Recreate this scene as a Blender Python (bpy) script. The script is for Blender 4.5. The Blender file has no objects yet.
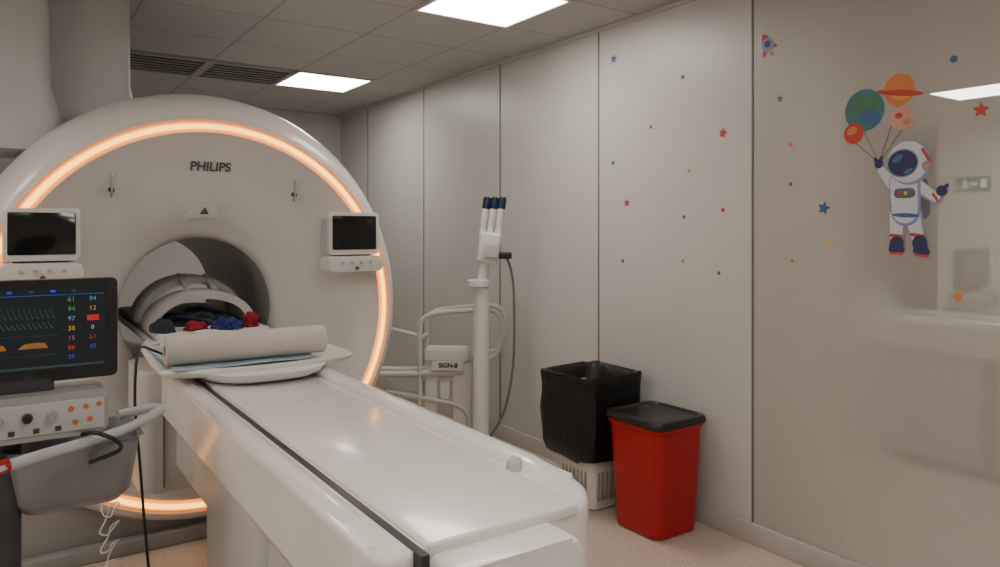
import bpy, bmesh, math, random
from mathutils import Vector, Matrix, noise
random.seed(4)
S = bpy.context.scene
COL = S.collection
pi = math.pi

# ------------------------------------------------------------ materials
def mat(name, col, rough=0.5, metal=0.0, emis=0.0, emcol=None, var=0.06, scale=6.0, bump=0.0, bscale=60.0, coat=0.0, spec=0.5):
    m = bpy.data.materials.new(name); m.use_nodes = True
    nt = m.node_tree; N = nt.nodes; L = nt.links
    b = N["Principled BSDF"]
    b.inputs["Roughness"].default_value = rough
    b.inputs["Metallic"].default_value = metal
    b.inputs["Specular IOR Level"].default_value = spec
    b.inputs["Coat Weight"].default_value = coat
    b.inputs["Coat Roughness"].default_value = 0.08
    tc = N.new("ShaderNodeTexCoord")
    nz = N.new("ShaderNodeTexNoise"); nz.inputs["Scale"].default_value = scale; nz.inputs["Detail"].default_value = 3
    L.new(tc.outputs["Object"], nz.inputs["Vector"])
    rp = N.new("ShaderNodeValToRGB")
    c = Vector(col[:3])
    rp.color_ramp.elements[0].position = 0.3; rp.color_ramp.elements[1].position = 0.7
    rp.color_ramp.elements[0].color = (*(c*(1-var)), 1); rp.color_ramp.elements[1].color = (*[min(1, x*(1+var)) for x in c], 1)
    L.new(nz.outputs["Fac"], rp.inputs["Fac"]); L.new(rp.outputs["Color"], b.inputs["Base Color"])
    if bump > 0:
        n2 = N.new("ShaderNodeTexNoise"); n2.inputs["Scale"].default_value = bscale
        L.new(tc.outputs["Object"], n2.inputs["Vector"])
        bp = N.new("ShaderNodeBump"); bp.inputs["Strength"].default_value = bump; bp.inputs["Distance"].default_value = 0.01
        L.new(n2.outputs["Fac"], bp.inputs["Height"]); L.new(bp.outputs["Normal"], b.inputs["Normal"])
    if emis > 0:
        b.inputs["Emission Color"].default_value = (*(emcol or col)[:3], 1)
        b.inputs["Emission Strength"].default_value = emis
    return m

def srgb(r, g, b):
    f = lambda v: ((v/255+0.055)/1.055)**2.4 if v/255 > 0.04045 else v/255/12.92
    return (f(r), f(g), f(b))

M = {}
M['shell'] = mat("glossy_white_shell", srgb(218, 212, 206), 0.3, var=0.02, coat=0.3)
M['shell2'] = mat("satin_grey_shell", srgb(190, 185, 180), 0.4, var=0.03)
M['column'] = mat("column_cladding", srgb(186, 184, 182), 0.45, var=0.03)
M['plinth'] = mat("plinth_grey", srgb(140, 136, 132), 0.5)
M['bore'] = mat("bore_liner", srgb(150, 147, 144), 0.4)
M['ring'] = mat("warm_glow_edge", (1, .4, .08), 0.4, emis=2.0, emcol=(1.0, 0.27, 0.015))
M['ringcore'] = mat("warm_glow_core", (1, .5, .15), 0.4, emis=4.2, emcol=(1.0, 0.46, 0.075))
M['black'] = mat("black_plastic", (.012, .012, .013), 0.35)
M['screenoff'] = mat("dark_display_glass", (.01, .010, .010), 0.12, var=0.1)
M['bed'] = mat("bed_white", srgb(235, 229, 222), 0.24, var=0.015, coat=0.4)
M['bedside'] = mat("bed_side_grey", srgb(188, 183, 178), 0.4, var=0.03)
M['cradle'] = mat("cradle_white", srgb(232, 228, 222), 0.3, var=0.02)
M['paper'] = mat("paper_roll", srgb(205, 193, 181), 0.85, bump=0.15, bscale=90)
M['card'] = mat("cardboard", srgb(130, 100, 75), 0.9)
M['bluepad'] = mat("pale_blue_pad", srgb(165, 188, 203), 0.8, bump=0.4, bscale=30)
M['pad'] = mat("white_linen", srgb(205, 202, 198), 0.85, bump=0.4, bscale=20)
M['red'] = mat("red_cloth", srgb(140, 22, 38), 0.85)
M['blue'] = mat("blue_cloth", srgb(30, 42, 105), 0.85)
M['dkcloth'] = mat("dark_cloth", srgb(40, 40, 52), 0.85)
M['coil'] = mat("coil_grey", srgb(190, 187, 184), 0.4)
M['textgrey'] = mat("grey_print", srgb(90, 88, 87), 0.5)
M['cart'] = mat("cart_grey", srgb(156, 153, 152), 0.4, var=0.04)
M['cartdk'] = mat("cart_dark", srgb(60, 60, 64), 0.5)
M['basket'] = mat("smoky_plastic", srgb(130, 129, 131), 0.3, var=0.08)
M['metal'] = mat("brushed_metal", (.55, .54, .53), 0.3, metal=0.9)
M['handle'] = mat("light_grey_handle", srgb(184, 184, 185), 0.35)
M['orange'] = mat("orange_button", srgb(200, 100, 50), 0.5)
M['redbtn'] = mat("red_cap", srgb(160, 15, 20), 0.4)
M['white'] = mat("white_plastic", srgb(222, 218, 212), 0.35, var=0.03)
M['tube'] = mat("enamelled_tube", srgb(206, 202, 196), 0.35, var=0.02)
M['navy'] = mat("navy_cap", srgb(20, 34, 66), 0.35)
M['bag'] = mat("black_bin_bag", (.009, .009, .010), 0.40, bump=0.8, bscale=20, spec=0.4)
M['redbin'] = mat("red_bin_plastic", (.42, .002, .008), 0.38, var=0.05)
M['lid'] = mat("black_lid", (.016, .015, .016), 0.3)
M['glow'] = mat("ceiling_panel_glow", (1, 1, 1), 0.5, emis=16.0, emcol=(1.0, 0.96, 0.895))
M['frame'] = mat("painted_frame", srgb(200, 196, 190), 0.5)
M['vent'] = mat("vent_slat", srgb(160, 157, 153), 0.5)
M['ventdk'] = mat("vent_dark", (.008, .008, .008), 0.8)
M['base'] = mat("skirting", srgb(192, 185, 178), 0.45, var=0.03)
M['seam'] = mat("seam_grey", srgb(112, 108, 104), 0.5)
M['wallw'] = mat("painted_wall", srgb(200, 197, 193), 0.6, var=0.02)
M['wallb'] = mat("wall_lit_for_reflection", srgb(252, 249, 243), 0.6, var=0.02)  # whitened so the left wall looks lit in the end panel's reflection
M['alcove'] = mat("alcove_dark_for_reflection", srgb(66, 62, 58), 0.7, var=0.02)  # colour darkened to dim the alcove's reflection in the gloss end panel
M['wallfar'] = mat("wall_panel_satin", srgb(202, 198, 192), 0.36, var=0.02, scale=1.5)
M['exit'] = mat("exit_green", srgb(15, 90, 50), 0.5, emis=0.35, emcol=srgb(10, 130, 60))
M['exitw'] = mat("exit_white", srgb(225, 235, 228), 0.5, emis=0.5, emcol=(1, 1, 1))
# lacquered end panel: coat gloss fades away from the near end to confine reflections there
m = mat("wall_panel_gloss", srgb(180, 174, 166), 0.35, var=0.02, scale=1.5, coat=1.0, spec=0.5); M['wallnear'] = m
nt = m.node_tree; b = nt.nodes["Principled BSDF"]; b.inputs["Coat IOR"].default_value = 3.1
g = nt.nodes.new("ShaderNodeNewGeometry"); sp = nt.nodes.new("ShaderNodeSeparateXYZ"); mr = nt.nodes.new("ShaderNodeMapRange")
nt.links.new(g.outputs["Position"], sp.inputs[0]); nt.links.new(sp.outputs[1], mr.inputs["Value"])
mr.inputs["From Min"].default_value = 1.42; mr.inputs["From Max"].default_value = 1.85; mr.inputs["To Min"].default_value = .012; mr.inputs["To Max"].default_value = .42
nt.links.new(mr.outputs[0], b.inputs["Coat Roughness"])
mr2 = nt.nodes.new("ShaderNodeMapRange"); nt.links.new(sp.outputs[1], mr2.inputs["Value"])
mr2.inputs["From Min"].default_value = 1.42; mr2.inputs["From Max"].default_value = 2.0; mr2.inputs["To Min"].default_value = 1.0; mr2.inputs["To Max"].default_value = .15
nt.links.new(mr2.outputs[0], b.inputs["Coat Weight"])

def sticker(n, c): return mat("sticker_"+n, srgb(*c), 0.5, var=0.04, scale=40)
ST = {k: sticker(k, c) for k, c in dict(white=(204, 204, 210), navy=(46, 48, 92), teal=(66, 118, 122), green=(72, 120, 92), blue=(62, 100, 142),
      orange=(212, 128, 66), amber=(224, 154, 82), red=(190, 66, 52), pink=(205, 150, 135), yellow=(215, 180, 100), string=(120, 112, 105), lilac=(136, 138, 178), dark=(95, 95, 105)).items()}

# ------------------------------------------------------------ helpers
def finish(me, m, smooth=True, ang=35):
    mats = m if isinstance(m, (list, tuple)) else [m]
    for x in mats: me.materials.append(x)
    if smooth:
        me.shade_smooth(); me.set_sharp_from_angle(angle=math.radians(ang))
    else:
        me.shade_flat()

WL = {}
def setp(o, parent):
    o.parent = parent
    o.matrix_parent_inverse = Matrix.Translation(-WL[parent.name])
    WL[o.name] = o.location.copy()

def add(name, me, parent=None, **kw):
    o = bpy.data.objects.new(name, me); COL.objects.link(o)
    if me is not None and len(me.vertices):
        xs = [v.co for v in me.vertices]
        mn = Vector([min(v[i] for v in xs) for i in range(3)]); mx = Vector([max(v[i] for v in xs) for i in range(3)])
        c = Vector(((mn.x+mx.x)/2, (mn.y+mx.y)/2, mn.z))
        me.transform(Matrix.Translation(-c)); o.location = c
    if parent is not None: setp(o, parent)
    for k, v in kw.items(): o[k] = v
    return o

def empty(name, loc, label, category, **kw):
    o = bpy.data.objects.new(name, None); COL.objects.link(o); o.location = loc
    o.empty_display_size = 0.1
    o["label"] = label; o["category"] = category
    WL[o.name] = Vector(loc)
    for k, v in kw.items(): o[k] = v
    return o
def top(o, label, category, **kw):
    o["label"] = label; o["category"] = category
    WL[o.name] = o.location.copy()
    for k, v in kw.items(): o[k] = v
    return o

def bm_to(name, bm, m, parent=None, smooth=True, ang=35, **kw):
    bmesh.ops.recalc_face_normals(bm, faces=bm.faces)
    me = bpy.data.meshes.new(name); bm.to_mesh(me); bm.free()
    finish(me, m, smooth, ang)
    return add(name, me, parent, **kw)

def rbox(name, lo, hi, m, parent=None, bev=0.01, seg=3, rotz=0.0, rotx=0.0, roty=0.0, **kw):
    bm = bmesh.new(); bmesh.ops.create_cube(bm, size=1)
    lo = Vector(lo); hi = Vector(hi); c = (lo+hi)/2; s = hi-lo
    for v in bm.verts: v.co = Vector((v.co.x*s.x, v.co.y*s.y, v.co.z*s.z))
    if bev > 0: bmesh.ops.bevel(bm, geom=bm.edges[:], offset=min(bev, min(s)*0.49), segments=seg, profile=0.5, affect='EDGES')
    R = Matrix.Rotation(rotz, 4, 'Z') @ Matrix.Rotation(rotx, 4, 'X') @ Matrix.Rotation(roty, 4, 'Y')
    bm.transform(Matrix.Translation(c) @ R)
    return bm_to(name, bm, m, parent, **kw)

def prism(name, pts, z0, z1, m, parent=None, bev=0.01, seg=3, axis='Z', **kw):
    bm = bmesh.new()
    def P(a, b, c):
        return (a, b, c) if axis == 'Z' else ((c, a, b) if axis == 'X' else (a, c, b))
    A = [bm.verts.new(P(p[0], p[1], z0)) for p in pts]; B = [bm.verts.new(P(p[0], p[1], z1)) for p in pts]
    fa = bm.faces.new(A); fb = bm.faces.new(B); n = len(pts)
    for i in range(n): bm.faces.new((A[i], A[(i+1) % n], B[(i+1) % n], B[i]))
    if bev > 0:
        es = list(set(list(fa.edges)+list(fb.edges)))
        bmesh.ops.bevel(bm, geom=es, offset=bev, segments=seg, profile=0.5, affect='EDGES')
    return bm_to(name, bm, m, parent, **kw)

def rrect(x0, y0, x1, y1, r, n=6):
    out = []
    for cx, cy, a0 in ((x1-r, y1-r, 0), (x0+r, y1-r, 90), (x0+r, y0+r, 180), (x1-r, y0+r, 270)):
        for i in range(n+1):
            a = math.radians(a0+90*i/n); out.append((cx+r*math.cos(a), cy+r*math.sin(a)))
    return out

def loft(name, rings, m, parent=None, cap0=True, cap1=True, ang=35, **kw):
    bm = bmesh.new(); V = [[bm.verts.new(p) for p in r] for r in rings]; n = len(rings[0])
    for a, b in zip(V[:-1], V[1:]):
        for i in range(n): bm.faces.new((a[i], a[(i+1) % n], b[(i+1) % n], b[i]))
    if cap0: bm.faces.new(V[0][::-1])
    if cap1: bm.faces.new(V[-1])
    return bm_to(name, bm, m, parent, ang=ang, **kw)

def catmull(pts, k=8, closed=False):
    P = [Vector(p) for p in pts]; out = []; n = len(P)
    rng = range(n if closed else n-1)
    for i in rng:
        if closed: a, b, c, d = P[(i-1) % n], P[i], P[(i+1) % n], P[(i+2) % n]
        else: a, b, c, d = P[max(i-1, 0)], P[i], P[i+1], P[min(i+2, n-1)]
        for j in range(k):
            t = j/k
            out.append(0.5*((2*b)+(-a+c)*t+(2*a-5*b+4*c-d)*t*t+(-a+3*b-3*c+d)*t**3))
    if not closed: out.append(P[-1])
    return out

def tube_bm(bm, pts, r, sides=10, smooth=True, closed=False, k=8):
    C = catmull(pts, k, closed) if smooth else [Vector(p) for p in pts]
    n = len(C); ref = None; rings = []
    for i, p in enumerate(C):
        t = (C[(i+1) % n]-C[i-1]) if (closed or 0 < i < n-1) else ((C[1]-C[0]) if i == 0 else (C[-1]-C[-2]))
        t.normalize()
        if ref is None:
            ref = t.orthogonal().normalized()
        ref = (ref-t*ref.dot(t)).normalized(); b = t.cross(ref)
        rr = r(i/(n-1)) if callable(r) else r
        rings.append([bm.verts.new(p+ref*rr*math.cos(2*pi*j/sides)+b*rr*math.sin(2*pi*j/sides)) for j in range(sides)])
    pr = list(zip(rings[:-1], rings[1:]))
    if closed: pr.append((rings[-1], rings[0]))
    for a, b2 in pr:
        for j in range(sides): bm.faces.new((a[j], a[(j+1) % sides], b2[(j+1) % sides], b2[j]))
    if not closed:
        bm.faces.new(rings[0][::-1]); bm.faces.new(rings[-1])

def tube(name, pts, r, m, parent=None, **kw):
    t = {k: kw.pop(k) for k in ('sides', 'smooth', 'closed', 'k') if k in kw}
    bm = bmesh.new(); tube_bm(bm, pts, r, **t)
    return bm_to(name, bm, m, parent, ang=50, **kw)

def cyl(name, p0, p1, prof, m, parent=None, sides=32, ang=35, **kw):
    p0 = Vector(p0); p1 = Vector(p1); d = p1-p0; a = d.normalized(); u = a.orthogonal().normalized(); v = a.cross(u)
    rings = [[p0+d*t+(u*math.cos(2*pi*j/sides)+v*math.sin(2*pi*j/sides))*max(r, 1e-4) for j in range(sides)] for t, r in prof]
    return loft(name, rings, m, parent, ang=ang, **kw)

def text(name, s, size, loc, m, parent=None, facing='-Y', ext=0.001, remap=None, align='CENTER', bold=0.0, **kw):
    cu = bpy.data.curves.new("t", 'FONT'); cu.body = s; cu.size = size; cu.align_x = align; cu.align_y = 'CENTER'; cu.extrude = ext; cu.offset = bold
    o = bpy.data.objects.new("t", cu); COL.objects.link(o)
    bpy.context.view_layer.update()
    dg = bpy.context.evaluated_depsgraph_get()
    me = bpy.data.meshes.new_from_object(o.evaluated_get(dg)); bpy.data.objects.remove(o)
    me.materials.clear()
    R = {'-Y': Matrix.Rotation(pi/2, 4, 'X')}[facing] if isinstance(facing, str) else facing
    me.transform(Matrix.Translation(loc) @ R)
    if remap:
        for v in me.vertices: v.co = remap(v.co)
    me.name = name
    finish(me, m, False)
    return add(name, me, parent, **kw)

# ------------------------------------------------------------ room
XW = 2.86; ZC = 2.61; YB = 7.08; XL = -3.17; YF = -2.6
def struct(o, **k): o["kind"] = "structure"; return o

def floor_mat():
    m = bpy.data.materials.new("speckled_vinyl"); m.use_nodes = True; nt = m.node_tree; N = nt.nodes; L = nt.links; b = N["Principled BSDF"]
    b.inputs["Roughness"].default_value = 0.34
    tc = N.new("ShaderNodeTexCoord"); nz = N.new("ShaderNodeTexNoise"); nz.inputs["Scale"].default_value = 110; nz.inputs["Detail"].default_value = 4
    L.new(tc.outputs["Object"], nz.inputs["Vector"])
    r = N.new("ShaderNodeValToRGB"); e = r.color_ramp.elements
    e[0].position = .34; e[0].color = (*srgb(188, 167, 150), 1); e[1].position = .60; e[1].color = (*srgb(222, 207, 192), 1)
    L.new(nz.outputs["Fac"], r.inputs["Fac"]); L.new(r.outputs["Color"], b.inputs["Base Color"]); return m
def ceil_mat():
    m = bpy.data.materials.new("ceiling_tiles"); m.use_nodes = True; nt = m.node_tree; N = nt.nodes; L = nt.links; b = N["Principled BSDF"]
    b.inputs["Roughness"].default_value = 0.8
    g = N.new("ShaderNodeNewGeometry"); sp = N.new("ShaderNodeSeparateXYZ"); L.new(g.outputs["Position"], sp.inputs[0])
    def mth(op, a, bb=None):
        n = N.new("ShaderNodeMath"); n.operation = op
        for i, x in enumerate([a, bb]):
            if x is None: continue
            if isinstance(x, (int, float)): n.inputs[i].default_value = x
            else: L.new(x, n.inputs[i])
        return n.outputs[0]
    def line(s, off):
        f = mth('FRACT', mth('DIVIDE', mth('SUBTRACT', s, off), 0.6))
        d = mth('MINIMUM', f, mth('SUBTRACT', 1.0, f))
        return mth('LESS_THAN', d, 0.013)
    ln = mth('MAXIMUM', line(sp.outputs[0], 2.39-6.0), line(sp.outputs[1], 2.84-6.0))
    nz = N.new("ShaderNodeTexNoise"); nz.inputs["Scale"].default_value = 120; L.new(g.outputs["Position"], nz.inputs["Vector"])
    r = N.new("ShaderNodeValToRGB"); e = r.color_ramp.elements
    e[0].position = .3; e[0].color = (*srgb(176, 174, 171), 1); e[1].position = .7; e[1].color = (*srgb(190, 188, 185), 1)
    L.new(nz.outputs["Fac"], r.inputs["Fac"])
    mx = N.new("ShaderNodeMixRGB"); L.new(ln, mx.inputs[0]); L.new(r.outputs["Color"], mx.inputs[1]); mx.inputs[2].default_value = (*srgb(158, 155, 151), 1)
    L.new(mx.outputs[0], b.inputs["Base Color"])
    bp = N.new("ShaderNodeBump"); bp.inputs["Strength"].default_value = .3; bp.inputs["Distance"].default_value = .01
    L.new(ln, bp.inputs["Height"]); L.new(bp.outputs["Normal"], b.inputs["Normal"])
    return m
XLL = -4.2
struct(rbox("floor", (XLL-.1, YF-.1, -.1), (XW+.1, YB+.1, 0), floor_mat(), bev=0, smooth=False))
struct(rbox("ceiling", (XLL-.1, YF-.1, ZC), (XW+.1, YB+.1, ZC+.1), ceil_mat(), bev=0, smooth=False))
YS = 2.124
bm = bmesh.new()
def q(bm, a, b, c, d, mi):
    f = bm.faces.new([bm.verts.new(p) for p in (a, b, c, d)]); f.material_index = mi
q(bm, (XW, YS, 0), (XW, YB, 0), (XW, YB, ZC), (XW, YS, ZC), 0)
q(bm, (XW, YF, 0), (XW, YS, 0), (XW, YS, ZC), (XW, YF, ZC), 1)
q(bm, (XW+.1, YF, 0), (XW+.1, YB, 0), (XW+.1, YB, ZC), (XW+.1, YF, ZC), 0)
q(bm, (XW, YF, ZC), (XW, YB, ZC), (XW+.1, YB, ZC), (XW+.1, YF, ZC), 0)
me = bpy.data.meshes.new("wall_right"); bm.to_mesh(me); bm.free(); finish(me, [M['wallfar'], M['wallnear']], False)
struct(add("wall_right", me))
struct(rbox("wall_back", (-1.2, YB, 0), (XW+.1, YB+.1, ZC), M['wallw'], bev=0, smooth=False))
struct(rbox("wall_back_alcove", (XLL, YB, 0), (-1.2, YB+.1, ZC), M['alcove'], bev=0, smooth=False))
struct(rbox("wall_front", (XL, YF-.1, 0), (XW+.1, YF, ZC), M['wallw'], bev=0, smooth=False))
struct(rbox("wall_left", (XL-.1, YF, 0), (XL, 4.1, ZC), M['wallb'], bev=0, smooth=False))
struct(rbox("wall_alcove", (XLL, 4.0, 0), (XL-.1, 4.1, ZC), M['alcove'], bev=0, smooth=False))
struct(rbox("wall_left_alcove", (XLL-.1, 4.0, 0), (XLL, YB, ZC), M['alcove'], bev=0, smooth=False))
struct(rbox("baseboard_right", (XW-.014, YF, 0), (XW, YB, .098), M['base'], bev=.004))
struct(rbox("baseboard_back", (-1.2, YB-.014, 0), (XW-.014, YB, .098), M['base'], bev=.004))
struct(rbox("baseboard_left", (XL, YF, 0), (XL+.014, 4.1, .098), M['base'], bev=.004))
for i, y in enumerate([2.124, 3.176, 4.19, 5.30, 6.41]):
    struct(rbox("trim_%d" % (i+1), (XW-.003, y-.005, .098), (XW+.002, y+.005, ZC-.02), M['seam'], bev=0, smooth=False))
struct(rbox("trim_6", (XW-.02, YF, ZC-.02), (XW, YB, ZC), M['frame'], bev=.003))
struct(rbox("trim_7", (-1.2, YB-.02, ZC-.02), (XW-.02, YB, ZC), M['frame'], bev=.003))

# ------------------------------------------------------------ ceiling fixtures
def clight(x, y, lab):
    e = empty("ceiling_light", (x+.3, y+.3, ZC), lab, "ceiling light", group="square ceiling light panels")
    bm = bmesh.new()
    for lo, hi in (((x, y), (x+.6, y+.02)), ((x, y+.58), (x+.6, y+.6)), ((x, y+.02), (x+.02, y+.58)), ((x+.58, y+.02), (x+.6, y+.58))):
        g = bmesh.ops.create_cube(bm, size=1)
        for v in g['verts']:
            v.co = Vector((lo[0]+(v.co.x+.5)*(hi[0]-lo[0]), lo[1]+(v.co.y+.5)*(hi[1]-lo[1]), ZC-.010+(v.co.z+.5)*.010))
    bm_to("light_frame", bm, M['frame'], e, smooth=False)
    rbox("diffuser", (x+.02, y+.02, ZC-.006), (x+.58, y+.58, ZC), M['glow'], e, bev=0, smooth=False)
for x, y in ((1.79, 2.84), (1.79, 5.24), (-1.38, 2.50), (-1.21, -.16), (1.19, -.76), (-3.01, 2.24), (-3.01, 1.04), (.59, .44)):  # last three are unseen, added to brighten the left wall and scanner face
    clight(x, y, "square recessed white LED panel light in a tiled ceiling")

def vent(x, y):
    e = empty("air_vent", (x+.3, y+.3, ZC), "dark slotted square air grille in the tiled ceiling", "air vent", group="ceiling air grilles")
    bm = bmesh.new()
    for lo, hi in (((x, y), (x+.6, y+.03)), ((x, y+.57), (x+.6, y+.6)), ((x, y+.03), (x+.03, y+.57)), ((x+.57, y+.03), (x+.6, y+.57))):
        g = bmesh.ops.create_cube(bm, size=1)
        for v in g['verts']:
            v.co = Vector((lo[0]+(v.co.x+.5)*(hi[0]-lo[0]), lo[1]+(v.co.y+.5)*(hi[1]-lo[1]), ZC-.014+(v.co.z+.5)*.014))
    bm_to("grille_frame", bm, M['vent'], e, smooth=False)
    rbox("grille_back", (x+.03, y+.03, ZC-.002), (x+.57, y+.57, ZC), M['ventdk'], e, bev=0, smooth=False)
    bm = bmesh.new()
    for k in range(6):
        yy = y+.085+k*.086
        g = bmesh.ops.create_cube(bm, size=1)
        for v in g['verts']: v.co = Vector((x+.3+v.co.x*.54, yy+v.co.y*.022, ZC-.005+v.co.z*.005))
    bm_to("grille_slats", bm, M['vent'], e, smooth=False)
vent(.59, 5.24); vent(1.19, 5.24)

# ------------------------------------------------------------ scanner
CX, CZ = .81, 1.05
scn = empty("mri_scanner", (CX, 4.3, 0), "large white tunnel scanner with glowing warm ring on its front", "mri scanner")
prof = [(.35, 5.25), (.35, 4.6), (.35, 4.0), (.352, 3.92), (.358, 3.87), (.368, 3.838), (.385, 3.815), (.41, 3.795), (.46, 3.765), (.52, 3.73),
        (.56, 3.71), (.60, 3.697), (.70, 3.655), (.80, 3.61), (.835, 3.592), (.850, 3.580), (.856, 3.590), (.905, 3.590), (.911, 3.578), (.930, 3.585), (.948, 3.61), (.962, 3.65),
        (.98, 3.72), (.995, 3.82), (1.0, 4.0), (1.0, 4.8), (.98, 5.0), (.93, 5.12), (.8, 5.2), (.5, 5.25), (.36, 5.26)]
def face_y(r):
    P = prof[4:15]
    for (r0, y0), (r1, y1) in zip(P[:-1], P[1:]):
        if r0 <= r <= r1: return y0+(y1-y0)*(r-r0)/(r1-r0)
    return P[-1][1]
NS = 128; rings = []
for r, y in prof:
    ring = []
    for j in range(NS):
        a = 2*pi*j/NS; s = math.sin(a)
        k = min(1, max(0, (r-.915)/.07)) if y < 5.1 else 0
        rr = r*(1+.070*k*max(0, s)**1.2)
        ring.append((CX+rr*math.cos(a), y, max(.04, CZ+rr*s)))
    rings.append(ring)
bm = bmesh.new(); V = [[bm.verts.new(p) for p in r] for r in rings]
for ii in range(len(V)):
    a, b = V[ii], V[(ii+1) % len(V)]
    for i in range(NS):
        f = bm.faces.new((a[i], a[(i+1) % NS], b[(i+1) % NS], b[i])); f.material_index = 1 if ii < 4 or ii == len(V)-1 else 0
bm_to("gantry_cover", bm, [M['shell'], M['bore']], scn, ang=40)
rr = []
for j in range(11):
    b = pi*j/10; rr.append((.8785+.020*math.cos(b), 3.588-.012*math.sin(b)))
bm = bmesh.new(); V = [[bm.verts.new((CX+r*math.cos(2*pi*j/160), y, CZ+r*math.sin(2*pi*j/160))) for j in range(160)] for r, y in rr]
for ii in range(len(V)-1):
    for i in range(160):
        f = bm.faces.new((V[ii][i], V[ii][(i+1) % 160], V[ii+1][(i+1) % 160], V[ii+1][i])); f.material_index = 1 if 3 <= ii <= 6 else 0
bm_to("light_ring", bm, [M['ring'], M['ringcore']], scn, ang=80, label="glowing warm orange ring light")
prism("plinth", rrect(.0, 3.66, 1.62, 5.1, .08), 0, .30, M['plinth'], scn, bev=.01)
rbox("kick_plate", (.02, 3.60, 0), (1.60, 3.655, .07), M['plinth'], scn, bev=.01)
def colring(x0, x1, y0, y1, r, z): return [(p[0], p[1], z) for p in rrect(x0, y0, x1, y1, r, 6)]
loft("column_cover", [colring(-.62, .60, 3.98, 4.95, .12, 1.85), colring(-.62, .60, 3.98, 4.95, .12, 1.98), colring(-.60, .555, 4.0, 4.9, .09, 2.06), colring(-.60, .535, 4.02, 4.9, .07, 2.16), colring(-.60, .53, 4.03, 4.9, .06, ZC)], M['column'], scn, ang=50)
loft("column_front_cover", [colring(-.62, .30, 3.80, 4.2, .12, 1.80), colring(-.60, .22, 3.84, 4.2, .08, 1.98), colring(-.60, .185, 3.86, 4.2, .05, 2.10), colring(-.60, .175, 3.87, 4.2, .04, ZC)], M['column'], scn, ang=50)
def onface(co):
    r = math.hypot(co.x-CX, co.z-CZ)
    return Vector((co.x, face_y(r)-.003+(co.y-3.0), co.z))
text("brand_lettering", "PHILIPS", .058, (CX+.012, 3.0, 1.745), M['textgrey'], scn, remap=onface, bold=.0016)
bm = bmesh.new()
pts = [(-.075, 1.50), (.075, 1.50), (.04, 1.57), (-.04, 1.57)]
A = [bm.verts.new((CX+x, face_y(z-CZ)-.022, z)) for x, z in pts]; B = [bm.verts.new((CX+x*1.15, face_y(z-CZ)+.01, z)) for x, z in pts]
bm.faces.new(A); bm.faces.new(B[::-1])
for i in range(4): bm.faces.new((A[i], A[(i+1) % 4], B[(i+1) % 4], B[i]))
bmesh.ops.bevel(bm, geom=bm.edges[:], offset=.004, segments=2, affect='EDGES')
bm_to("status_lamp", bm, M['white'], scn)
bm = bmesh.new()
A = [bm.verts.new((CX+x, 3.0, z)) for x, z in ((-.022, 1.522), (.022, 1.522), (0, 1.556))]
for v in A: v.co.y = face_y(v.co.z-CZ)-.0245
bm.faces.new(A); bm_to("triangle_mark", bm, M['textgrey'], scn, smooth=False)
for sx in (-.41, .41):
    r = math.hypot(sx, .6); y = face_y(r)
    bm = bmesh.new(); tube_bm(bm, [(CX+sx, y+.005, 1.595), (CX+sx, y-.016, 1.61), (CX+sx, y-.018, 1.65), (CX+sx, y-.018, 1.69), (CX+sx, y+.005, 1.705)], .0055, sides=8)
    bm_to("cover_latch", bm, M['metal'], scn)
    cyl("latch_pin", (CX+sx, y+.003, 1.625), (CX+sx, y-.018, 1.62), [(0, .012), (1, .011)], M['black'], scn, sides=16)
def display(cx):
    y = 3.50; z0, z1 = 1.30, 1.535
    d = prism("control_display", rrect(cx-.135, z0+.02, cx+.135, z1, .016), y, y+.028, M['shell'], scn, bev=.006, axis='Y', label="white framed dark control display")
    prism("display_screen", rrect(cx-.118, z0+.045, cx+.118, z1-.018, .006), y-.003, y+.004, M['screenoff'], d, bev=.001, axis='Y')
    loft("display_mount", [[(cx+sx*(.10), y+.02, z0+.06+sz*.09+.05) for sx, sz in ((-1, -1), (1, -1), (1, 1), (-1, 1))], [(cx+sx*.12, 3.66, z0+.05+sz*.11+.05) for sx, sz in ((-1, -1), (1, -1), (1, 1), (-1, 1))]], M['shell2'], d)
    k = prism("button_console", rrect(cx-.145, z0-.065, cx+.145, z0+.012, .022), y-.03, y+.10, M['shell'], scn, bev=.010, axis='Y')
    for i in range(4):
        cyl("console_button", (cx-.075+i*.05, y-.029, z0-.02), (cx-.075+i*.05, y-.036, z0-.02), [(0, .009), (.8, .009), (1, .007)], M['handle'], k, sides=20)
    cyl("console_knob", (cx, y-.029, z0-.048), (cx, y-.040, z0-.048), [(0, .010), (.8, .010), (1, .008)], M['textgrey'], k, sides=20)
display(1.488); display(.135)

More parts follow.
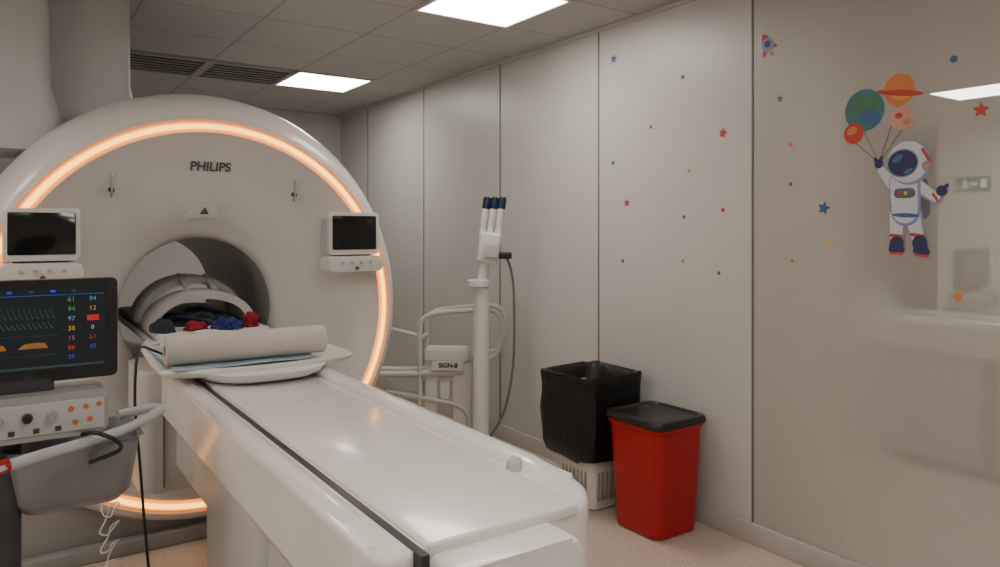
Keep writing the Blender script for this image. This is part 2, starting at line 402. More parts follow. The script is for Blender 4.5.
# ------------------------------------------------------------ patient table
tb = empty("patient_table", (.81, 2.2, 0), "long white docked patient table leading into the scanner tunnel", "patient table")
ZT = .89
out = []
x0, x1, y0, y1 = .525, 1.078, 1.13, 3.45
out += [(x1, y1), (x0, y1)]
for i in range(9):
    a = math.radians(180+90*i/8); out.append((x0+.06+.06*math.cos(a), y0+.06+.06*math.sin(a)))
for i in range(9):
    a = math.radians(270+90*i/8); out.append((x1-.16+.16*math.cos(a), y0+.16+.16*math.sin(a)))
prism("bed_frame", out, .70, ZT, M['bed'], tb, bev=.022, seg=4)
prism("bed_surface", rrect(.612, 1.128, .965, 3.45, .012, 3), ZT-.02, ZT+.007, M['bed'], tb, bev=.006)
rbox("rail_groove", (.589, 1.10, ZT-.03), (.605, 3.45, ZT+.0025), M['black'], tb, bev=0)
def rim(name, xa, xb, h):
    n = 10; rings = []
    for y in (1.30, 1.33, 1.40, 3.45):
        k = {1.30: .0, 1.33: .6, 1.40: 1, 3.45: 1}[y]
        ring = [((xa+xb)/2-(xb-xa)/2*math.cos(pi*i/n), y, ZT-.012+(.012+h*k)*math.sin(pi*i/n)**.7) for i in range(n+1)]
        ring = ring + [(xb, y, ZT-.02), (xa, y, ZT-.02)]
        rings.append(ring)
    loft(name, rings, M['bed'], tb, ang=50)
rim("side_rim", .990, 1.073, .022)
rim("side_rim", .527, .583, .008)
prism("foot_block", rrect(.612, .40, .905, .876, .03), 1.045, 1.20, M['bed'], tb, bev=.014, axis='Y')
prism("foot_skirt", rrect(.545, 1.15, 1.06, 1.4, .09), .10, .71, M['bedside'], tb, bev=.01)
prism("body_panel", rrect(.545, 1.90, 1.06, 2.52, .05), .06, .71, M['bedside'], tb, bev=.012)
prism("body_core", rrect(.60, 1.30, 1.02, 2.48, .03), .03, .70, M['plinth'], tb, bev=.01)
prism("body_panel", [(1.36, .70), (1.84, .70), (1.84, .12), (1.62, .10), (1.42, .30), (1.36, .52)], .548, 1.06, M['bedside'], tb, bev=.012, axis='X')
prism("docking_hood", rrect(.45, 3.16, 1.18, 3.55, .05), 0.40, .885, M['bedside'], tb, bev=.02)
rbox("seam_strip", (.53, 3.155, .42), (.536, 3.162, .87), M['seam'], tb, bev=0)
prism("docking_arm", rrect(.58, 2.5, 1.04, 3.2, .03), .50, .70, M['shell2'], tb, bev=.01)
cyl("release_knob", (.985, 1.385, ZT), (.985, 1.385, ZT+.030), [(0, .019), (.5, .019), (.8, .016), (1, .008)], M['shell2'], tb)
for x in (.66, .97):
    for y in (1.45, 2.40):
        cyl("caster_wheel", (x-.015, y, .035), (x+.015, y, .035), [(0, .03), (.15, .035), (.85, .035), (1, .03)], M['black'], tb, sides=20)
cp = []
for i in range(13):
    t = -1+2*i/12; cp.append((CX+.355*t, 2.66+.10*abs(t)**2.5))
cp = [(CX+.355, 3.0), (CX+.33, 3.4), (CX+.27, 3.62), (CX+.27, 5.0), (CX-.27, 5.0), (CX-.27, 3.62), (CX-.33, 3.4), (CX-.355, 3.0)] + cp
rings = []
for k, (ins, z) in enumerate([(.03, .922), (.008, .93), (0, .945), (.004, .957), (.02, .957), (.035, .948)]):
    rings.append([(CX+(x-CX)*(1-ins/.355), y+(ins if y < 2.9 else 0), z) for x, y in cp])
loft("sliding_top", rings, M['cradle'], tb, ang=50)
bs = []
for k, (f, z) in enumerate([(.70, .899), (.86, .905), (.95, .918), (1.0, .94)]):
    bs.append([(CX+.25*f*max(-1, min(1, math.copysign(abs(math.cos(a))**.7, math.cos(a)))), 2.91+.34*f*math.copysign(abs(math.sin(a))**.8, math.sin(a)), z) for a in [2*pi*i/40 for i in range(40)]])
loft("cradle_keel", bs, M['cradle'], tb, ang=60)
prism("mattress", rrect(CX-.24, 3.44, CX+.24, 4.9, .05), .950, .985, M['pad'], tb, bev=.012)

# ------------------------------------------------------------ things on table
a = Vector((.475, 2.80, 1.018)); b = Vector((1.05, 2.78, 1.018))
pr = empty("paper_roll", (.76, 2.79, .963), "thick beige roll of exam paper lying across the table", "paper roll")
cyl("paper_wrap", a, b, [(0, .018), (0, .048), (.004, .053), (.996, .053), (1, .048), (1, .018)], M['paper'], pr, sides=48)
cyl("roll_core", a-Vector((.001, 0, 0)), b+Vector((.001, 0, 0)), [(0, .014), (0, .019), (1, .019), (1, .014)], M['card'], pr)
def sheet(name, x0, x1, y0, y1, z, m, amp, label, cat, nx=30, ny=24, sc=9, seed=0, th=.003):
    bm = bmesh.new(); G = []
    for i in range(nx+1):
        row = []
        for j in range(ny+1):
            u = i/nx; v = j/ny; x = x0+(x1-x0)*u; y = y0+(y1-y0)*v
            n = noise.noise(Vector((x*sc, y*sc, seed)))
            row.append(bm.verts.new((x, y, z+amp*max(0, n+.3))))
        G.append(row)
    fs = [bm.faces.new((G[i][j], G[i+1][j], G[i+1][j+1], G[i][j+1])) for i in range(nx) for j in range(ny)]
    bmesh.ops.recalc_face_normals(bm, faces=bm.faces)
    bmesh.ops.solidify(bm, geom=bm.faces[:], thickness=th)
    return top(bm_to(name, bm, m, ang=80), label, cat)
sheet("absorbent_pad", .49, 1.0, 2.71, 3.25, .9605, M['bluepad'], .004, "pale blue absorbent pad spread under the paper roll", "absorbent pad", seed=2)
def heap(name, c, s, m, label, cat, seed, amp=.35, fold=0.0):
    bm = bmesh.new(); bmesh.ops.create_icosphere(bm, subdivisions=5, radius=1)
    for v in bm.verts:
        n = noise.noise(v.co*1.8+Vector((seed, 0, 0)))*amp+abs(noise.noise(v.co*4+Vector((0, seed, 0))))*amp*.6
        n += fold*(1-abs(noise.noise(Vector((v.co.x*3+v.co.y*4, v.co.z*2, seed*1.7)))*2.5))
        v.co *= 1+n
        v.co = Vector((c[0]+v.co.x*s[0], c[1]+v.co.y*s[1], c[2]+max(v.co.z, -.1)*s[2]))
    return top(bm_to(name, bm, m, ang=80), label, cat)
heap("blanket", (.80, 3.85, .99), (.16, .14, .05), M['dkcloth'], "dark crumpled blanket on the table in the tunnel", "blanket", 1, .35, .15)
heap("pillow", (.60, 3.60, .99), (.05, .09, .05), M['dkcloth'], "dark padded cushion along the side of the table", "pillow", 21, .2)
heap("cloth", (.875, 3.56, .99), (.052, .07, .032), M['blue'], "crumpled blue cloth lying at the tunnel mouth", "cloth", 5, .5, .25)
heap("cloth", (.74, 3.57, .99), (.042, .05, .028), M['red'], "crumpled red cloth lying at the tunnel mouth", "cloth", 9, .5, .25)
heap("cloth", (.985, 3.57, .99), (.03, .05, .045), M['red'], "small crumpled red cloth beside the blue cloth", "cloth", 12, .5, .25)
heap("towel", (.72, 3.34, .963), (.17, .055, .04), M['pad'], "white folded towel with soft creases on the table", "towel", 15, .25, .12)
cl = empty("receiver_coil", (CX, 4.0, .985), "light grey arched receiver coil standing over the table", "mri coil")
def arch(name, y0, y1, rx, h, th, m, zb=.985):
    n = 24; rings = []
    for y, k in ((y0, .96), (y0+.015, 1), (y1-.015, 1), (y1, .96)):
        o_ = [(CX+rx*k*math.cos(pi*i/n), y, zb+h*k*math.sin(pi*i/n)) for i in range(n+1)]
        i_ = [(CX+(rx-th)*k*math.cos(pi*i/n), y, zb+(h-th)*k*math.sin(pi*i/n)) for i in range(n, -1, -1)]
        rings.append(o_+i_)
    loft(name, rings, m, cl, ang=50)
arch("coil_shell", 3.74, 3.95, .25, .165, .035, M['coil'])
arch("coil_shell", 4.0, 4.22, .265, .225, .035, M['coil'])
tube("coil_bridge", [(CX-.05, 3.86, 1.147), (CX-.05, 3.98, 1.19), (CX-.05, 4.1, 1.205)], .016, M['coil'], cl)
tube("coil_bridge", [(CX+.08, 3.86, 1.140), (CX+.08, 3.98, 1.18), (CX+.08, 4.1, 1.198)], .016, M['coil'], cl)

# ------------------------------------------------------------ monitor cart
ct = empty("monitor_cart", (.04, 2.5, 0), "grey patient monitoring cart with a colour vital signs display", "monitor cart")
mon = prism("monitor_housing", rrect(-.17, 1.03, .275, 1.31, .012), 2.36, 2.41, M['black'], ct, bev=.006, axis='Y')
scrm = mat("vital_signs_screen", (.008, .012, .016), 0.15, emis=0.25, emcol=(.015, .022, .028))
sc = rbox("monitor_screen", (-.155, 2.357, 1.062), (.245, 2.362, 1.290), scrm, mon, bev=0)
def em(n, c, s=.4): return mat("screen_"+n, [x*.6 for x in srgb(*c)], .5, emis=s, emcol=srgb(*c))
E = dict(green=em("green", (60, 160, 95)), cyan=em("cyan", (80, 170, 190)), yellow=em("yellow", (205, 165, 60)), orange=em("orange", (165, 110, 50), .35), blue=em("blue", (50, 80, 200)), red=em("red", (210, 45, 45), .35), white=em("white", (190, 190, 190)), grey=em("grey", (60, 75, 80), .3), pink=em("pink", (180, 70, 160)))
YSC = 2.3555
def strip(name, pts, w, m):
    bm = bmesh.new(); L_ = []
    for i, (x, z) in enumerate(pts):
        L_.append((bm.verts.new((x, YSC, z-w)), bm.verts.new((x, YSC, z+w))))
    for a_, b_ in zip(L_[:-1], L_[1:]): bm.faces.new((a_[0], b_[0], b_[1], a_[1]))
    return bm_to(name, bm, m, mon, smooth=False)
def saw(z, h, ph0, n=22):
    w = []
    for i in range(241):
        u = i/240; ph = (u*n+ph0) % 1
        w.append((-.15+.27*u, z+h*((1-ph)**1.6 if ph > .12 else ph/.12)))
    return w
strip("waveform", saw(1.205, .034, 0), .0007, E['green'])
strip("waveform", saw(1.178, .020, .3), .0006, E['green'])
bm = bmesh.new()
for cx in (-.12, -.025, .07):
    P_ = [(cx-.035, 1.124), (cx+.035, 1.124), (cx+.028, 1.138), (cx+.01, 1.140), (cx-.02, 1.138), (cx-.028, 1.132)]
    bm.faces.new([bm.verts.new((x, YSC, z)) for x, z in P_])
bm_to("capnogram", bm, E['orange'], mon, smooth=False)
strip("screen_rule", [(-.15, 1.158), (.13, 1.158)], .0006, E['grey'])
strip("screen_rule", [(-.15, 1.105), (.13, 1.105)], .0006, E['grey'])
strip("screen_rule", [(-.15, 1.268), (.24, 1.268)], .0008, E['blue'])
rows = [("61", 'green', .16, 1.254, .019), ("94", 'cyan', .212, 1.254, .018), ("94", 'green', .16, 1.227, .018), ("12", 'yellow', .212, 1.227, .018), ("97", 'cyan', .16, 1.200, .018), ("38", 'yellow', .16, 1.173, .018),
        ("0", 'white', .212, 1.173, .016), ("15", 'pink', .16, 1.146, .018), ("2.1", 'orange', .212, 1.146, .015), ("88", 'red', .16, 1.119, .017), ("45", 'blue', .212, 1.119, .017), ("20", 'blue', .16, 1.094, .016)]
for s, c, x, z, h in rows: text("screen_readout", s, h, (x, YSC, z), E[c], mon, ext=.0003)
rbox("screen_alarm", (.198, YSC, 1.192), (.228, YSC+.002, 1.208), E['red'], mon, bev=0)
for i in range(7): rbox("screen_icon", (-.14+i*.05, YSC, 1.275), (-.128+i*.05, YSC+.002, 1.282), E['blue' if i % 2 else 'grey'], mon, bev=0)
rbox("screen_softkey", (-.15, YSC, 1.068), (.24, YSC+.002, 1.074), E['grey'], mon, bev=0)
text("monitor_lettering", "iPM", .012, (.06, 2.3585, 1.045), M['textgrey'], mon, ext=.0003)
mod = prism("control_module", rrect(-.16, .885, .245, 1.005, .02), 2.30, 2.46, M['cart'], ct, bev=.012, axis='Y', label="grey control module with knobs and orange buttons")
rbox("module_neck", (-.05, 2.36, .99), (.12, 2.42, 1.05), M['cartdk'], ct, bev=.01)
rbox("module_face", (-.10, 2.294, .90), (.235, 2.302, .985), M['handle'], mod, bev=.003)
for i, x in enumerate((-.06, -.01, .055, .11)):
    cyl("control_knob", (x, 2.294, .95), (x, 2.272, .95), [(0, .013), (.7, .012), (1, .009)], M['black' if i % 2 == 0 else 'metal'], mod, sides=20)
for x, z in ((.155, .962), (.190, .965), (.222, .968), (.165, .925), (.20, .93)):
    cyl("control_button", (x, 2.297, z), (x, 2.288, z), [(0, .007), (.7, .007), (1, .005)], M['orange'], mod, sides=18)
for x in (-.03, .02, .075, .125): rbox("module_port", (x-.007, 2.289, .908), (x+.007, 2.296, .920), M['cartdk'], mod, bev=.001)
hp = [(-.16, 2.10, .872), (-.02, 2.13, .872), (.08, 2.20, .872), (.19, 2.27, .872), (.30, 2.36, .872), (.39, 2.49, .872), (.42, 2.55, .874), (.39, 2.58, .872), (.30, 2.56, .868)]
tube("push_handle", hp, .014, M['handle'], ct, sides=14)
tube("handle_grip", [(-.16, 2.10, .872), (-.05, 2.122, .872), (.012, 2.150, .872)], .017, M['redbtn'], ct, sides=14, label="red handle grip band")
tube("cable_hook", [(.18, 2.31, .885), (.21, 2.24, .90), (.26, 2.24, .87), (.27, 2.29, .83), (.20, 2.32, .80)], .006, M['black'], ct)
def rr3(x0, y0, x1, y1, r, z): return [(p[0], p[1], z) for p in rrect(x0, y0, x1, y1, r, 5)]
loft("storage_basket", [rr3(.05, 2.40, .29, 2.60, .04, .655), rr3(.03, 2.36, .315, 2.64, .05, .69), rr3(.01, 2.33, .335, 2.66, .05, .845), rr3(.0, 2.32, .345, 2.67, .05, .85), rr3(.02, 2.34, .33, 2.65, .05, .845), rr3(.05, 2.38, .29, 2.62, .05, .68)], M['basket'], ct, ang=50)
prism("cart_column", rrect(-.12, 2.38, .045, 2.58, .03), .10, .90, M['cartdk'], ct, bev=.01)
prism("cart_base", rrect(-.30, 2.15, .24, 2.70, .10), .07, .13, M['cart'], ct, bev=.02)
for x in (-.24, .18):
    for y in (2.22, 2.63):
        cyl("caster_wheel", (x-.018, y, .04), (x+.018, y, .04), [(0, .032), (.2, .04), (.8, .04), (1, .032)], M['black'], ct, sides=20)

c = tube("cable", [(.52, 3.02, .965), (.46, 2.98, 1.0), (.415, 2.92, 1.02), (.395, 2.88, .97), (.39, 2.87, .82), (.405, 2.87, .62), (.42, 2.865, .40), (.435, 2.85, .2), (.45, 2.80, .02), (.47, 2.72, .007), (.50, 2.62, .007)], .005, M['black'])
top(c, "thin black cable hanging from the table to the floor", "cable")
pts = [(.36, 3.2, .62), (.33, 3.12, .50)]
for i in range(40):
    a = i*.8; pts.append((.335+.034*math.cos(a)*(.6+.4*math.sin(i*1.7)), 3.10+.02*math.sin(a), .46-.0095*i+.035*math.sin(a*1.1)))
pts += [(.33, 3.1, .04), (.35, 3.05, .005), (.42, 3.0, .005)]
c = tube("cable", pts, .003, M['white'], sides=6, k=5)
top(c, "thin white tangled cable hanging beside the scanner", "cable")

# ------------------------------------------------------------ injector stand
ij = empty("injector_stand", (2.40, 3.72, 0), "white injector stand with three blue capped syringes on a column", "injector stand")
cx, cy = 2.40, 3.72
ux, uy = .826, -.5635
cyl("stand_column", (cx, cy, .06), (cx, cy, 1.12), [(0, .06), (.05, .048), (.5, .048), (1, .048)], M['white'], ij, sides=28)
cyl("stand_column", (cx, cy, 1.10), (cx+.03*ux, cy+.03*uy, 1.30), [(0, .034), (1, .032)], M['white'], ij, sides=28)
cyl("column_collar", (cx-.02, cy, 1.10), (cx-.02, cy, 1.145), [(0, .055), (.15, .068), (.85, .068), (1, .055)], M['white'], ij, sides=28)
hx, hy = cx+.05*ux, cy+.05*uy
rbox("injector_head", (hx-.065, hy-.055, 1.24), (hx+.065, hy+.06, 1.43), M['white'], ij, bev=.022, rotz=-.6, roty=.16)
rbox("head_display", (hx-.075, hy-.075, 1.28), (hx+.005, hy-.060, 1.36), M['shell2'], ij, bev=.003, rotz=-.6)
for k, dd in enumerate((-.042, .005, .052)):
    bx, by = hx+ux*(dd-.005), hy+uy*(dd-.005)
    tx, ty = bx+ux*(.035), by+uy*(.035)
    cyl("syringe", (bx, by, 1.40), (tx, ty, 1.645), [(0, .020), (.2, .020), (.25, .016), (.35, .023), (.72, .023)], M['white'], ij, sides=18)
    cyl("syringe_cap", (bx+(tx-bx)*.70, by+(ty-by)*.70, 1.572), (tx, ty, 1.645), [(0, .024), (.8, .025), (1, .018)], M['navy'], ij, sides=18, label="dark blue syringe cap")
tube("supply_cable", [(hx+.06*ux, hy+.06*uy, 1.30), (cx+.15*ux, cy+.15*uy, 1.28), (cx+.19*ux, cy+.19*uy, 1.15), (cx+.20*ux, cy+.20*uy, .9), (cx+.19*ux, cy+.19*uy, .6), (cx+.14*ux, cy+.14*uy, .35), (cx+.06*ux, cy+.06*uy, .20), (cx+.02, cy, .14)], .008, M['seam'], ij)
rbox("cable_bracket", (hx+.03, hy-.09, 1.27), (hx+.11, hy-.04, 1.31), M['black'], ij, bev=.008, rotz=-.6)
bm = bmesh.new()
for k in range(5):
    a = 2*pi*k/5+.3; tube_bm(bm, [(cx, cy, .08), (cx+.2*math.cos(a), cy+.2*math.sin(a), .06)], .018, smooth=False)
bm_to("star_base", bm, M['white'], ij)
for k in range(5):
    a = 2*pi*k/5+.3; x, y = cx+.2*math.cos(a), cy+.2*math.sin(a)
    cyl("caster_wheel", (x-.012, y, .028), (x+.012, y, .028), [(0, .022), (.2, .028), (.8, .028), (1, .022)], M['black'], ij, sides=18)

# ------------------------------------------------------------ tubular trolley
tr = empty("tube_trolley", (2.42, 3.95, 0), "white tubular trolley with curved hand rail and small name plate", "trolley")
O = Vector((2.40, 4.02, 0)); U = Vector((.77, -.64, 0)); W = Vector((.64, .77, 0))
def T(u, w, z): return O+U*u+W*w+Vector((0, 0, z))
def TT(name, pts, r, m=None, **kw): return tube(name, [T(*p) for p in pts], r, m or M['tube'], tr, **kw)
for w in (0.0, .24):
    TT("hand_rail", [(-.235, w, .12), (-.235, w, .5), (-.235, w, .80), (-.21, w, .87), (-.14, w, .905), (.02, w, .925), (.19, w, .935), (.26, w, .92), (.295, w, .86), (.29, w, .74), (.24, w, .64), (.10, w, .62)], .017)
TT("cross_bar", [(-.235, 0, .50), (-.235, .24, .50)], .014, smooth=False)
TT("cross_bar", [(-.235, 0, .74), (-.235, .24, .74)], .014, smooth=False)
TT("side_rail", [(-.52, 0, .52), (-.48, 0, .77), (-.44, 0, .80), (-.36, 0, .79), (-.235, 0, .76)], .015)
TT("side_rail", [(-.56, 0, .51), (-.3, 0, .515), (.05, 0, .54)], .020)
TT("side_rail", [(-.56, .22, .50), (-.3, .22, .505), (.10, .22, .53)], .020)
TT("side_rail", [(-.45, 0, .40), (-.2, 0, .36), (.05, 0, .30), (.09, 0, .12)], .015)
def TB(name, u0, u1, w0, w1, z0, z1, m, bev=.008, par=None, **kw):
    bm = bmesh.new(); bmesh.ops.create_cube(bm, size=1)
    for v in bm.verts: v.co = Vector((v.co.x*(u1-u0), v.co.y*(w1-w0), v.co.z*(z1-z0)))
    if bev: bmesh.ops.bevel(bm, geom=bm.edges[:], offset=bev, segments=3, affect='EDGES')
    bm.transform(Matrix.Translation(T((u0+u1)/2, (w0+w1)/2, (z0+z1)/2)) @ Matrix.Rotation(math.atan2(U.y, U.x), 4, 'Z'))
    return bm_to(name, bm, m, par or tr, **kw)
TB("shelf", -.56, .05, .01, .21, .470, .492, M['white'])
TB("control_box", -.20, .085, -.02, .10, .60, .69, M['white'], .012)
TB("frame_leg", -.02, .10, .0, .05, .06, .60, M['white'])
TB("frame_leg", -.20, -.12, .0, .05, .06, .60, M['white'])
TB("control_box", -.10, -.04, -.01, .06, .36, .48, M['white'], .008)
pl = TB("name_plate", -.15, .055, -.032, -.022, .548, .61, M['white'], .003)
Rm = Matrix.Rotation(math.atan2(U.y, U.x), 4, 'Z') @ Matrix.Rotation(pi/2, 4, 'X')
text("plate_lettering", "SIGN-8", .040, T(-.045, -.0335, .58), M['black'], pl, facing=Rm, bold=.0012)
TB("trolley_base", -.5, .16, -.02, .24, .07, .11, M['white'])
for u in (-.46, .12):
    for w in (.0, .22):
        p = T(u, w, .038); cyl("caster_wheel", p-W*.012, p+W*.012, [(0, .03), (.2, .037), (.8, .037), (1, .03)], M['black'], tr, sides=18)

# ------------------------------------------------------------ bins
rb = empty("waste_bin", (2.64, 2.51, 0), "red plastic waste bin with a black lid beside the wall", "waste bin")
cx, cy = 2.632, 2.515
def sq(hx, hy, r, z, n=6): return [(cx+p[0], cy+p[1], z) for p in rrect(-hx, -hy, hx, hy, r, n)]
loft("bin_body", [sq(.125, .13, .05, 0), sq(.14, .145, .05, .008), sq(.143, .148, .05, .03), sq(.160, .172, .05, .50), sq(.168, .180, .05, .505), sq(.168, .180, .05, .53)], M['redbin'], rb, ang=40)
loft("bin_lid", [sq(.173, .186, .05, .523), sq(.178, .190, .052, .527), sq(.178, .190, .052, .546), sq(.172, .184, .05, .558), sq(.155, .167, .05, .562), sq(.145, .157, .045, .552), sq(.05, .05, .04, .551)], M['lid'], rb, ang=40)
bb = empty("waste_bin", (2.59, 2.95, 0), "white slotted waste bin lined with a large black bag", "waste bin")
cx, cy = 2.605, 2.945
loft("bin_body", [sq(.10, .12, .04, 0), sq(.112, .132, .04, .01), sq(.155, .165, .04, .62), sq(.145, .155, .04, .62), sq(.11, .125, .04, .03)], M['white'], bb, ang=40)
for k in range(7):
    y = cy-.09+k*.030
    rbox("bin_slot", (cx-.133, y-.005, .06), (cx-.113, y+.005, .20), M['cart'], bb, bev=.002, roty=.07)
for k in range(7):
    x = cx-.085+k*.028
    rbox("bin_slot", (x-.005, cy-.150, .06), (x+.005, cy-.134, .20), M['cart'], bb, bev=.002)
cx, cy = 2.585, 2.945
rings = []
prof2 = [(.25, .150), (.27, .180), (.32, .192), (.38, .196), (.44, .198), (.50, .199), (.56, .200), (.62, .200), (.66, .203), (.69, .205), (.702, .198), (.695, .185), (.67, .17), (.60, .150), (.45, .14)]
for k, (z, h) in enumerate(prof2):
    ring = []
    base = rrect(-h, -h, h, h, .07, 12)
    for i, p in enumerate(base):
        n = noise.noise(Vector((p[0]*14, p[1]*14, z*4)))*.028+noise.noise(Vector((p[0]*40, p[1]*40, z*7)))*.012
        if h < .19 and z > .4: n *= .4
        d = Vector((p[0], p[1])); d = d*(1+n/d.length)
        zz = z+noise.noise(Vector((p[0]*12, p[1]*12, 3)))*.05*(1 if k < 3 else .3)
        ring.append((min(cx+d.x, XW-.02), cy+d.y, zz))
    rings.append(ring)
loft("bin_bag", rings, M['bag'], bb, cap0=False, cap1=True, ang=80, label="black crumpled bin bag folded over the rim")

# ------------------------------------------------------------ wall stickers
def wallmesh(name, polys, Y, Z, label, cat="wall sticker", su=.0037, sv=.00385, **kw):
    bm = bmesh.new(); mats = []; off = 0
    for k, pts in polys:
        if k not in mats: mats.append(k)
        off += 1
        f = bm.faces.new([bm.verts.new((XW-.0012-.00006*off, Y-u*su, Z+v*sv)) for u, v in pts]); f.material_index = mats.index(k)
        f.normal_update()
        if f.normal.x > 0: f.normal_flip()
    me = bpy.data.meshes.new(name); bm.to_mesh(me); bm.free(); finish(me, [ST[k] for k in mats], False)
    return top(add(name, me), label, cat, **kw)
def circ(cx, cy, r, n=28, ry=None): return [(cx+r*math.cos(2*pi*i/n), cy+(ry or r)*math.sin(2*pi*i/n)) for i in range(n)]
def star(cx, cy, r, rot=0): return [(cx+(r if i % 2 == 0 else r*.48)*math.cos(pi/2+rot+pi*i/5), cy+(r if i % 2 == 0 else r*.48)*math.sin(pi/2+rot+pi*i/5)) for i in range(10)]
def rot_el(cx, cy, a, b, th, n=24): 
    return [(cx+a*math.cos(t)*math.cos(th)-b*math.sin(t)*math.sin(th), cy+a*math.cos(t)*math.sin(th)+b*math.sin(t)*math.cos(th)) for t in [2*pi*i/n for i in range(n)]]
def cap(x0, y0, x1, y1, r0, r1):
    a = math.atan2(y1-y0, x1-x0); out = []
    for i in range(9): t = a+pi/2+pi*i/8; out.append((x0+r0*math.cos(t), y0+r0*math.sin(t)))
    for i in range(9): t = a-pi/2+pi*i/8; out.append((x1+r1*math.cos(t), y1+r1*math.sin(t)))
    return out
def ln(x0, y0, x1, y1, w=.6): return cap(x0, y0, x1, y1, w, w)
P = []
for x, y in ((-43, 38), (-6, 62), (-54, 28), (-2, 37)): P.append(('string', ln(-27, 4, x, y)))
P += [('teal', circ(-43, 60, 22)), ('green', rot_el(-49, 66, 13, 9, .6)), ('blue', rot_el(-36, 52, 12, 8, -.5)), ('green', rot_el(-32, 68, 6, 8, .2)),
      ('orange', circ(-6, 76, 16)), ('amber', rot_el(-8, 80, 11, 4, -.1)), ('amber', rot_el(-4, 69, 10, 3, -.1)), ('red', rot_el(-6, 73, 25, 3.2, -.18)), ('orange', [( -6+16*math.cos(t), 76+16*math.sin(t)) for t in [pi*i/12-.08 for i in range(13)]]),
      ('red', circ(-55, 37, 11)), ('orange', rot_el(-57, 40, 6, 4, .4)), ('pink', circ(-3, 47, 12)), ('red', rot_el(-6, 50, 4, 3, 0)), ('orange', rot_el(2, 43, 4, 2.5, .3))]
P += [('dark', cap(14, -20, 16, -46, 9, 9)), ('lilac', cap(-12, -20, -25, -2, 6.5, 5)), ('white', cap(-12, -20, -24, -4, 5.5, 4.2)), ('navy', circ(-27, 3, 4.6)), ('navy', cap(-27, 3, -31, 8, 2.2, 1.8)), ('navy', cap(-27, 3, -24, 9, 2.2, 1.8)),
      ('lilac', cap(14, -22, 31, -35, 6.5, 5.5)), ('white', cap(14, -21, 30, -33, 5.3, 4.6)), ('navy', circ(36, -27, 5.2)), ('navy', cap(36, -27, 41, -22, 2.2, 1.8)), ('red', cap(28, -30, 32, -36, 1.4, 1.4)),
      ('lilac', cap(-7, -50, -8, -76, 9, 7.5)), ('white', cap(-8, -50, -9, -74, 7.6, 6)), ('lilac', cap(9, -50, 14, -74, 9, 7.5)), ('white', cap(8, -50, 13, -72, 7.6, 6)),
      ('red', cap(-14, -70, -3, -71, 1.8, 1.8)), ('red', cap(7, -69, 19, -71, 1.8, 1.8)),
      ('navy', cap(-8, -78, -9, -82, 7.4, 7)), ('navy', cap(-12, -84, -4, -84, 4.6, 4)), ('navy', cap(15, -77, 16, -83, 7.4, 7)), ('navy', cap(13, -85, 21, -86, 4.6, 4)), ('red', cap(-14, -88, -3, -88, 1.2, 1.2)), ('red', cap(11, -89, 23, -90, 1.2, 1.2)),
      ('lilac', cap(0, -18, 1, -46, 16, 15)), ('white', cap(-1, -18, 0, -45, 14, 13)), ('blue', rot_el(1, -50, 14, 2.2, -.05)), ('dark', cap(-6, -28, 6, -28, 5, 5)), ('red', circ(-5, -28, 2)), ('yellow', circ(1, -28, 1.8)), ('blue', circ(6, -28, 1.8)),
      ('lilac', circ(5, 2, 22)), ('white', circ(3, 3, 20.5)), ('red', cap(18, 14, 25, 2, 1.6, 1.6)), ('lilac', circ(22, -2, 5)), ('orange', circ(22, -2, 2.6)),
      ('lilac', rot_el(-2, 2, 16.5, 14.5, .1)), ('navy', rot_el(-2, 2, 15, 13, .1)), ('blue', rot_el(-7, 7, 6, 3.2, .6)), ('teal', rot_el(4, -6, 5, 2, .5))]
wallmesh("astronaut_sticker", P, 1.437, 1.695, "wall sticker of an astronaut floating under planet shaped balloons", "wall sticker")
R = [('red', [(-11, -9), (-3, -7), (-6, 0)]), ('red', [(9, -8), (3, -7), (6, 0)]), ('amber', [(-3, -9), (3, -9), (0, -15)]), ('lilac', [(-6, -7), (6, -7), (7, 0), (5, 7), (0, 14), (-5, 7), (-7, 0)]), ('red', [(-4.2, 7.5), (4.2, 7.5), (0, 14)]), ('navy', circ(0, 1, 3.4)), ('blue', circ(0, 1, 2.2))]
ca, sa = math.cos(.45), math.sin(.45)
R = [(k, [(x*ca-y*sa, x*sa+y*ca) for x, y in p]) for k, p in R]
wallmesh("rocket_sticker", R, 2.043, 2.282, "small red and white rocket wall sticker", su=.0044, sv=.0044)
cols = {'blue': 'blue', 'red': 'red', 'green': 'green', 'orange': 'orange', 'dark': 'grey', 'yellow': 'yellow'}
for y, z, k, s in [(3.049, 2.412, 'blue', .029), (2.292, 1.911, 'red', .028), (2.944, 1.594, 'red', .027), (1.981, 2.029, 'green', .019), (1.771, 1.538, 'blue', .031), (1.174, 1.871, 'red', .029), (1.249, 1.204, 'orange', .023)]:
    wallmesh("star_sticker", [(k, star(0, 0, 1, random.uniform(-.3, .3)))], y, z, "small %s five pointed star wall sticker" % cols[k], su=s, sv=s, group="star stickers on the wall")
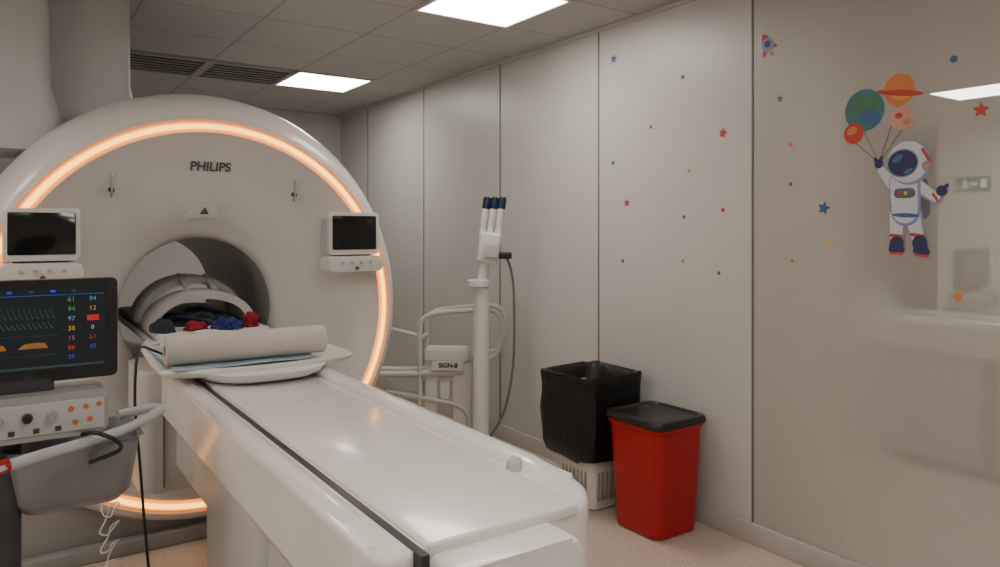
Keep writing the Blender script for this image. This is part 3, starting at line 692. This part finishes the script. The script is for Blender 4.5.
for y, z, k, s in [(2.542, 2.223, 'dark', .012), (2.764, 1.994, 'red', .010), (2.502, 1.742, 'orange', .010), (3.055, 1.824, 'dark', .013), (2.535, 1.511, 'dark', .010), (2.292, 1.541, 'red', .011), (2.976, 1.272, 'dark', .012),
                   (2.542, 1.287, 'orange', .010), (2.316, 1.237, 'green', .010), (1.927, 1.819, 'orange', .010), (1.927, 1.647, 'dark', .009), (1.748, 1.391, 'yellow', .012), (1.92, 1.31, 'orange', .009), (1.263, 2.068, 'blue', .013)]:
    wallmesh("dot_sticker", [(k, circ(0, 0, 1, 16))], y, z, "tiny round %s dot wall sticker" % cols[k], su=s, sv=s, group="dot stickers on the wall")

# exit sign on the opposite wall
ex = top(rbox("exit_sign", (XL, 3.54, 1.87), (XL+.02, 3.90, 2.03), M['exit'], bev=.004), "green emergency exit sign with white running figure on the wall", "exit sign")
bm = bmesh.new()
def exq(pts):
    bm.faces.new([bm.verts.new((XL+.022, 3.72+y, 1.95+z)) for y, z in pts])
exq([(-.13, -.045), (-.08, -.045), (-.08, .045), (-.13, .045)])
exq([(-.04, 0), (-.01, .03), (-.01, .010), (.03, .010), (.03, -.010), (-.01, -.010), (-.01, -.03)])
exq([(.08+.012*math.cos(a), .036+.012*math.sin(a)) for a in [2*pi*i/12 for i in range(12)]])
exq([(.07, .02), (.10, .02), (.095, -.015), (.12, -.045), (.105, -.05), (.08, -.02), (.06, -.05), (.045, -.045), (.07, -.01)])
bm_to("exit_pictogram", bm, M['exitw'], ex, smooth=False)

# ------------------------------------------------------------ world & camera
w = bpy.data.worlds.new("world"); S.world = w; w.use_nodes = True
w.node_tree.nodes["Background"].inputs[0].default_value = (.5, .5, .5, 1); w.node_tree.nodes["Background"].inputs[1].default_value = 0.2
cd = bpy.data.cameras.new("camera"); cam = bpy.data.objects.new("camera", cd); COL.objects.link(cam)
cam.location = (0, 0, 1.45); cam.rotation_euler = (pi/2, 0, math.radians(-34.3))
cd.sensor_width = 36; cd.lens = 26.28; cd.shift_y = -.0545; cd.clip_start = .05
S.camera = cam
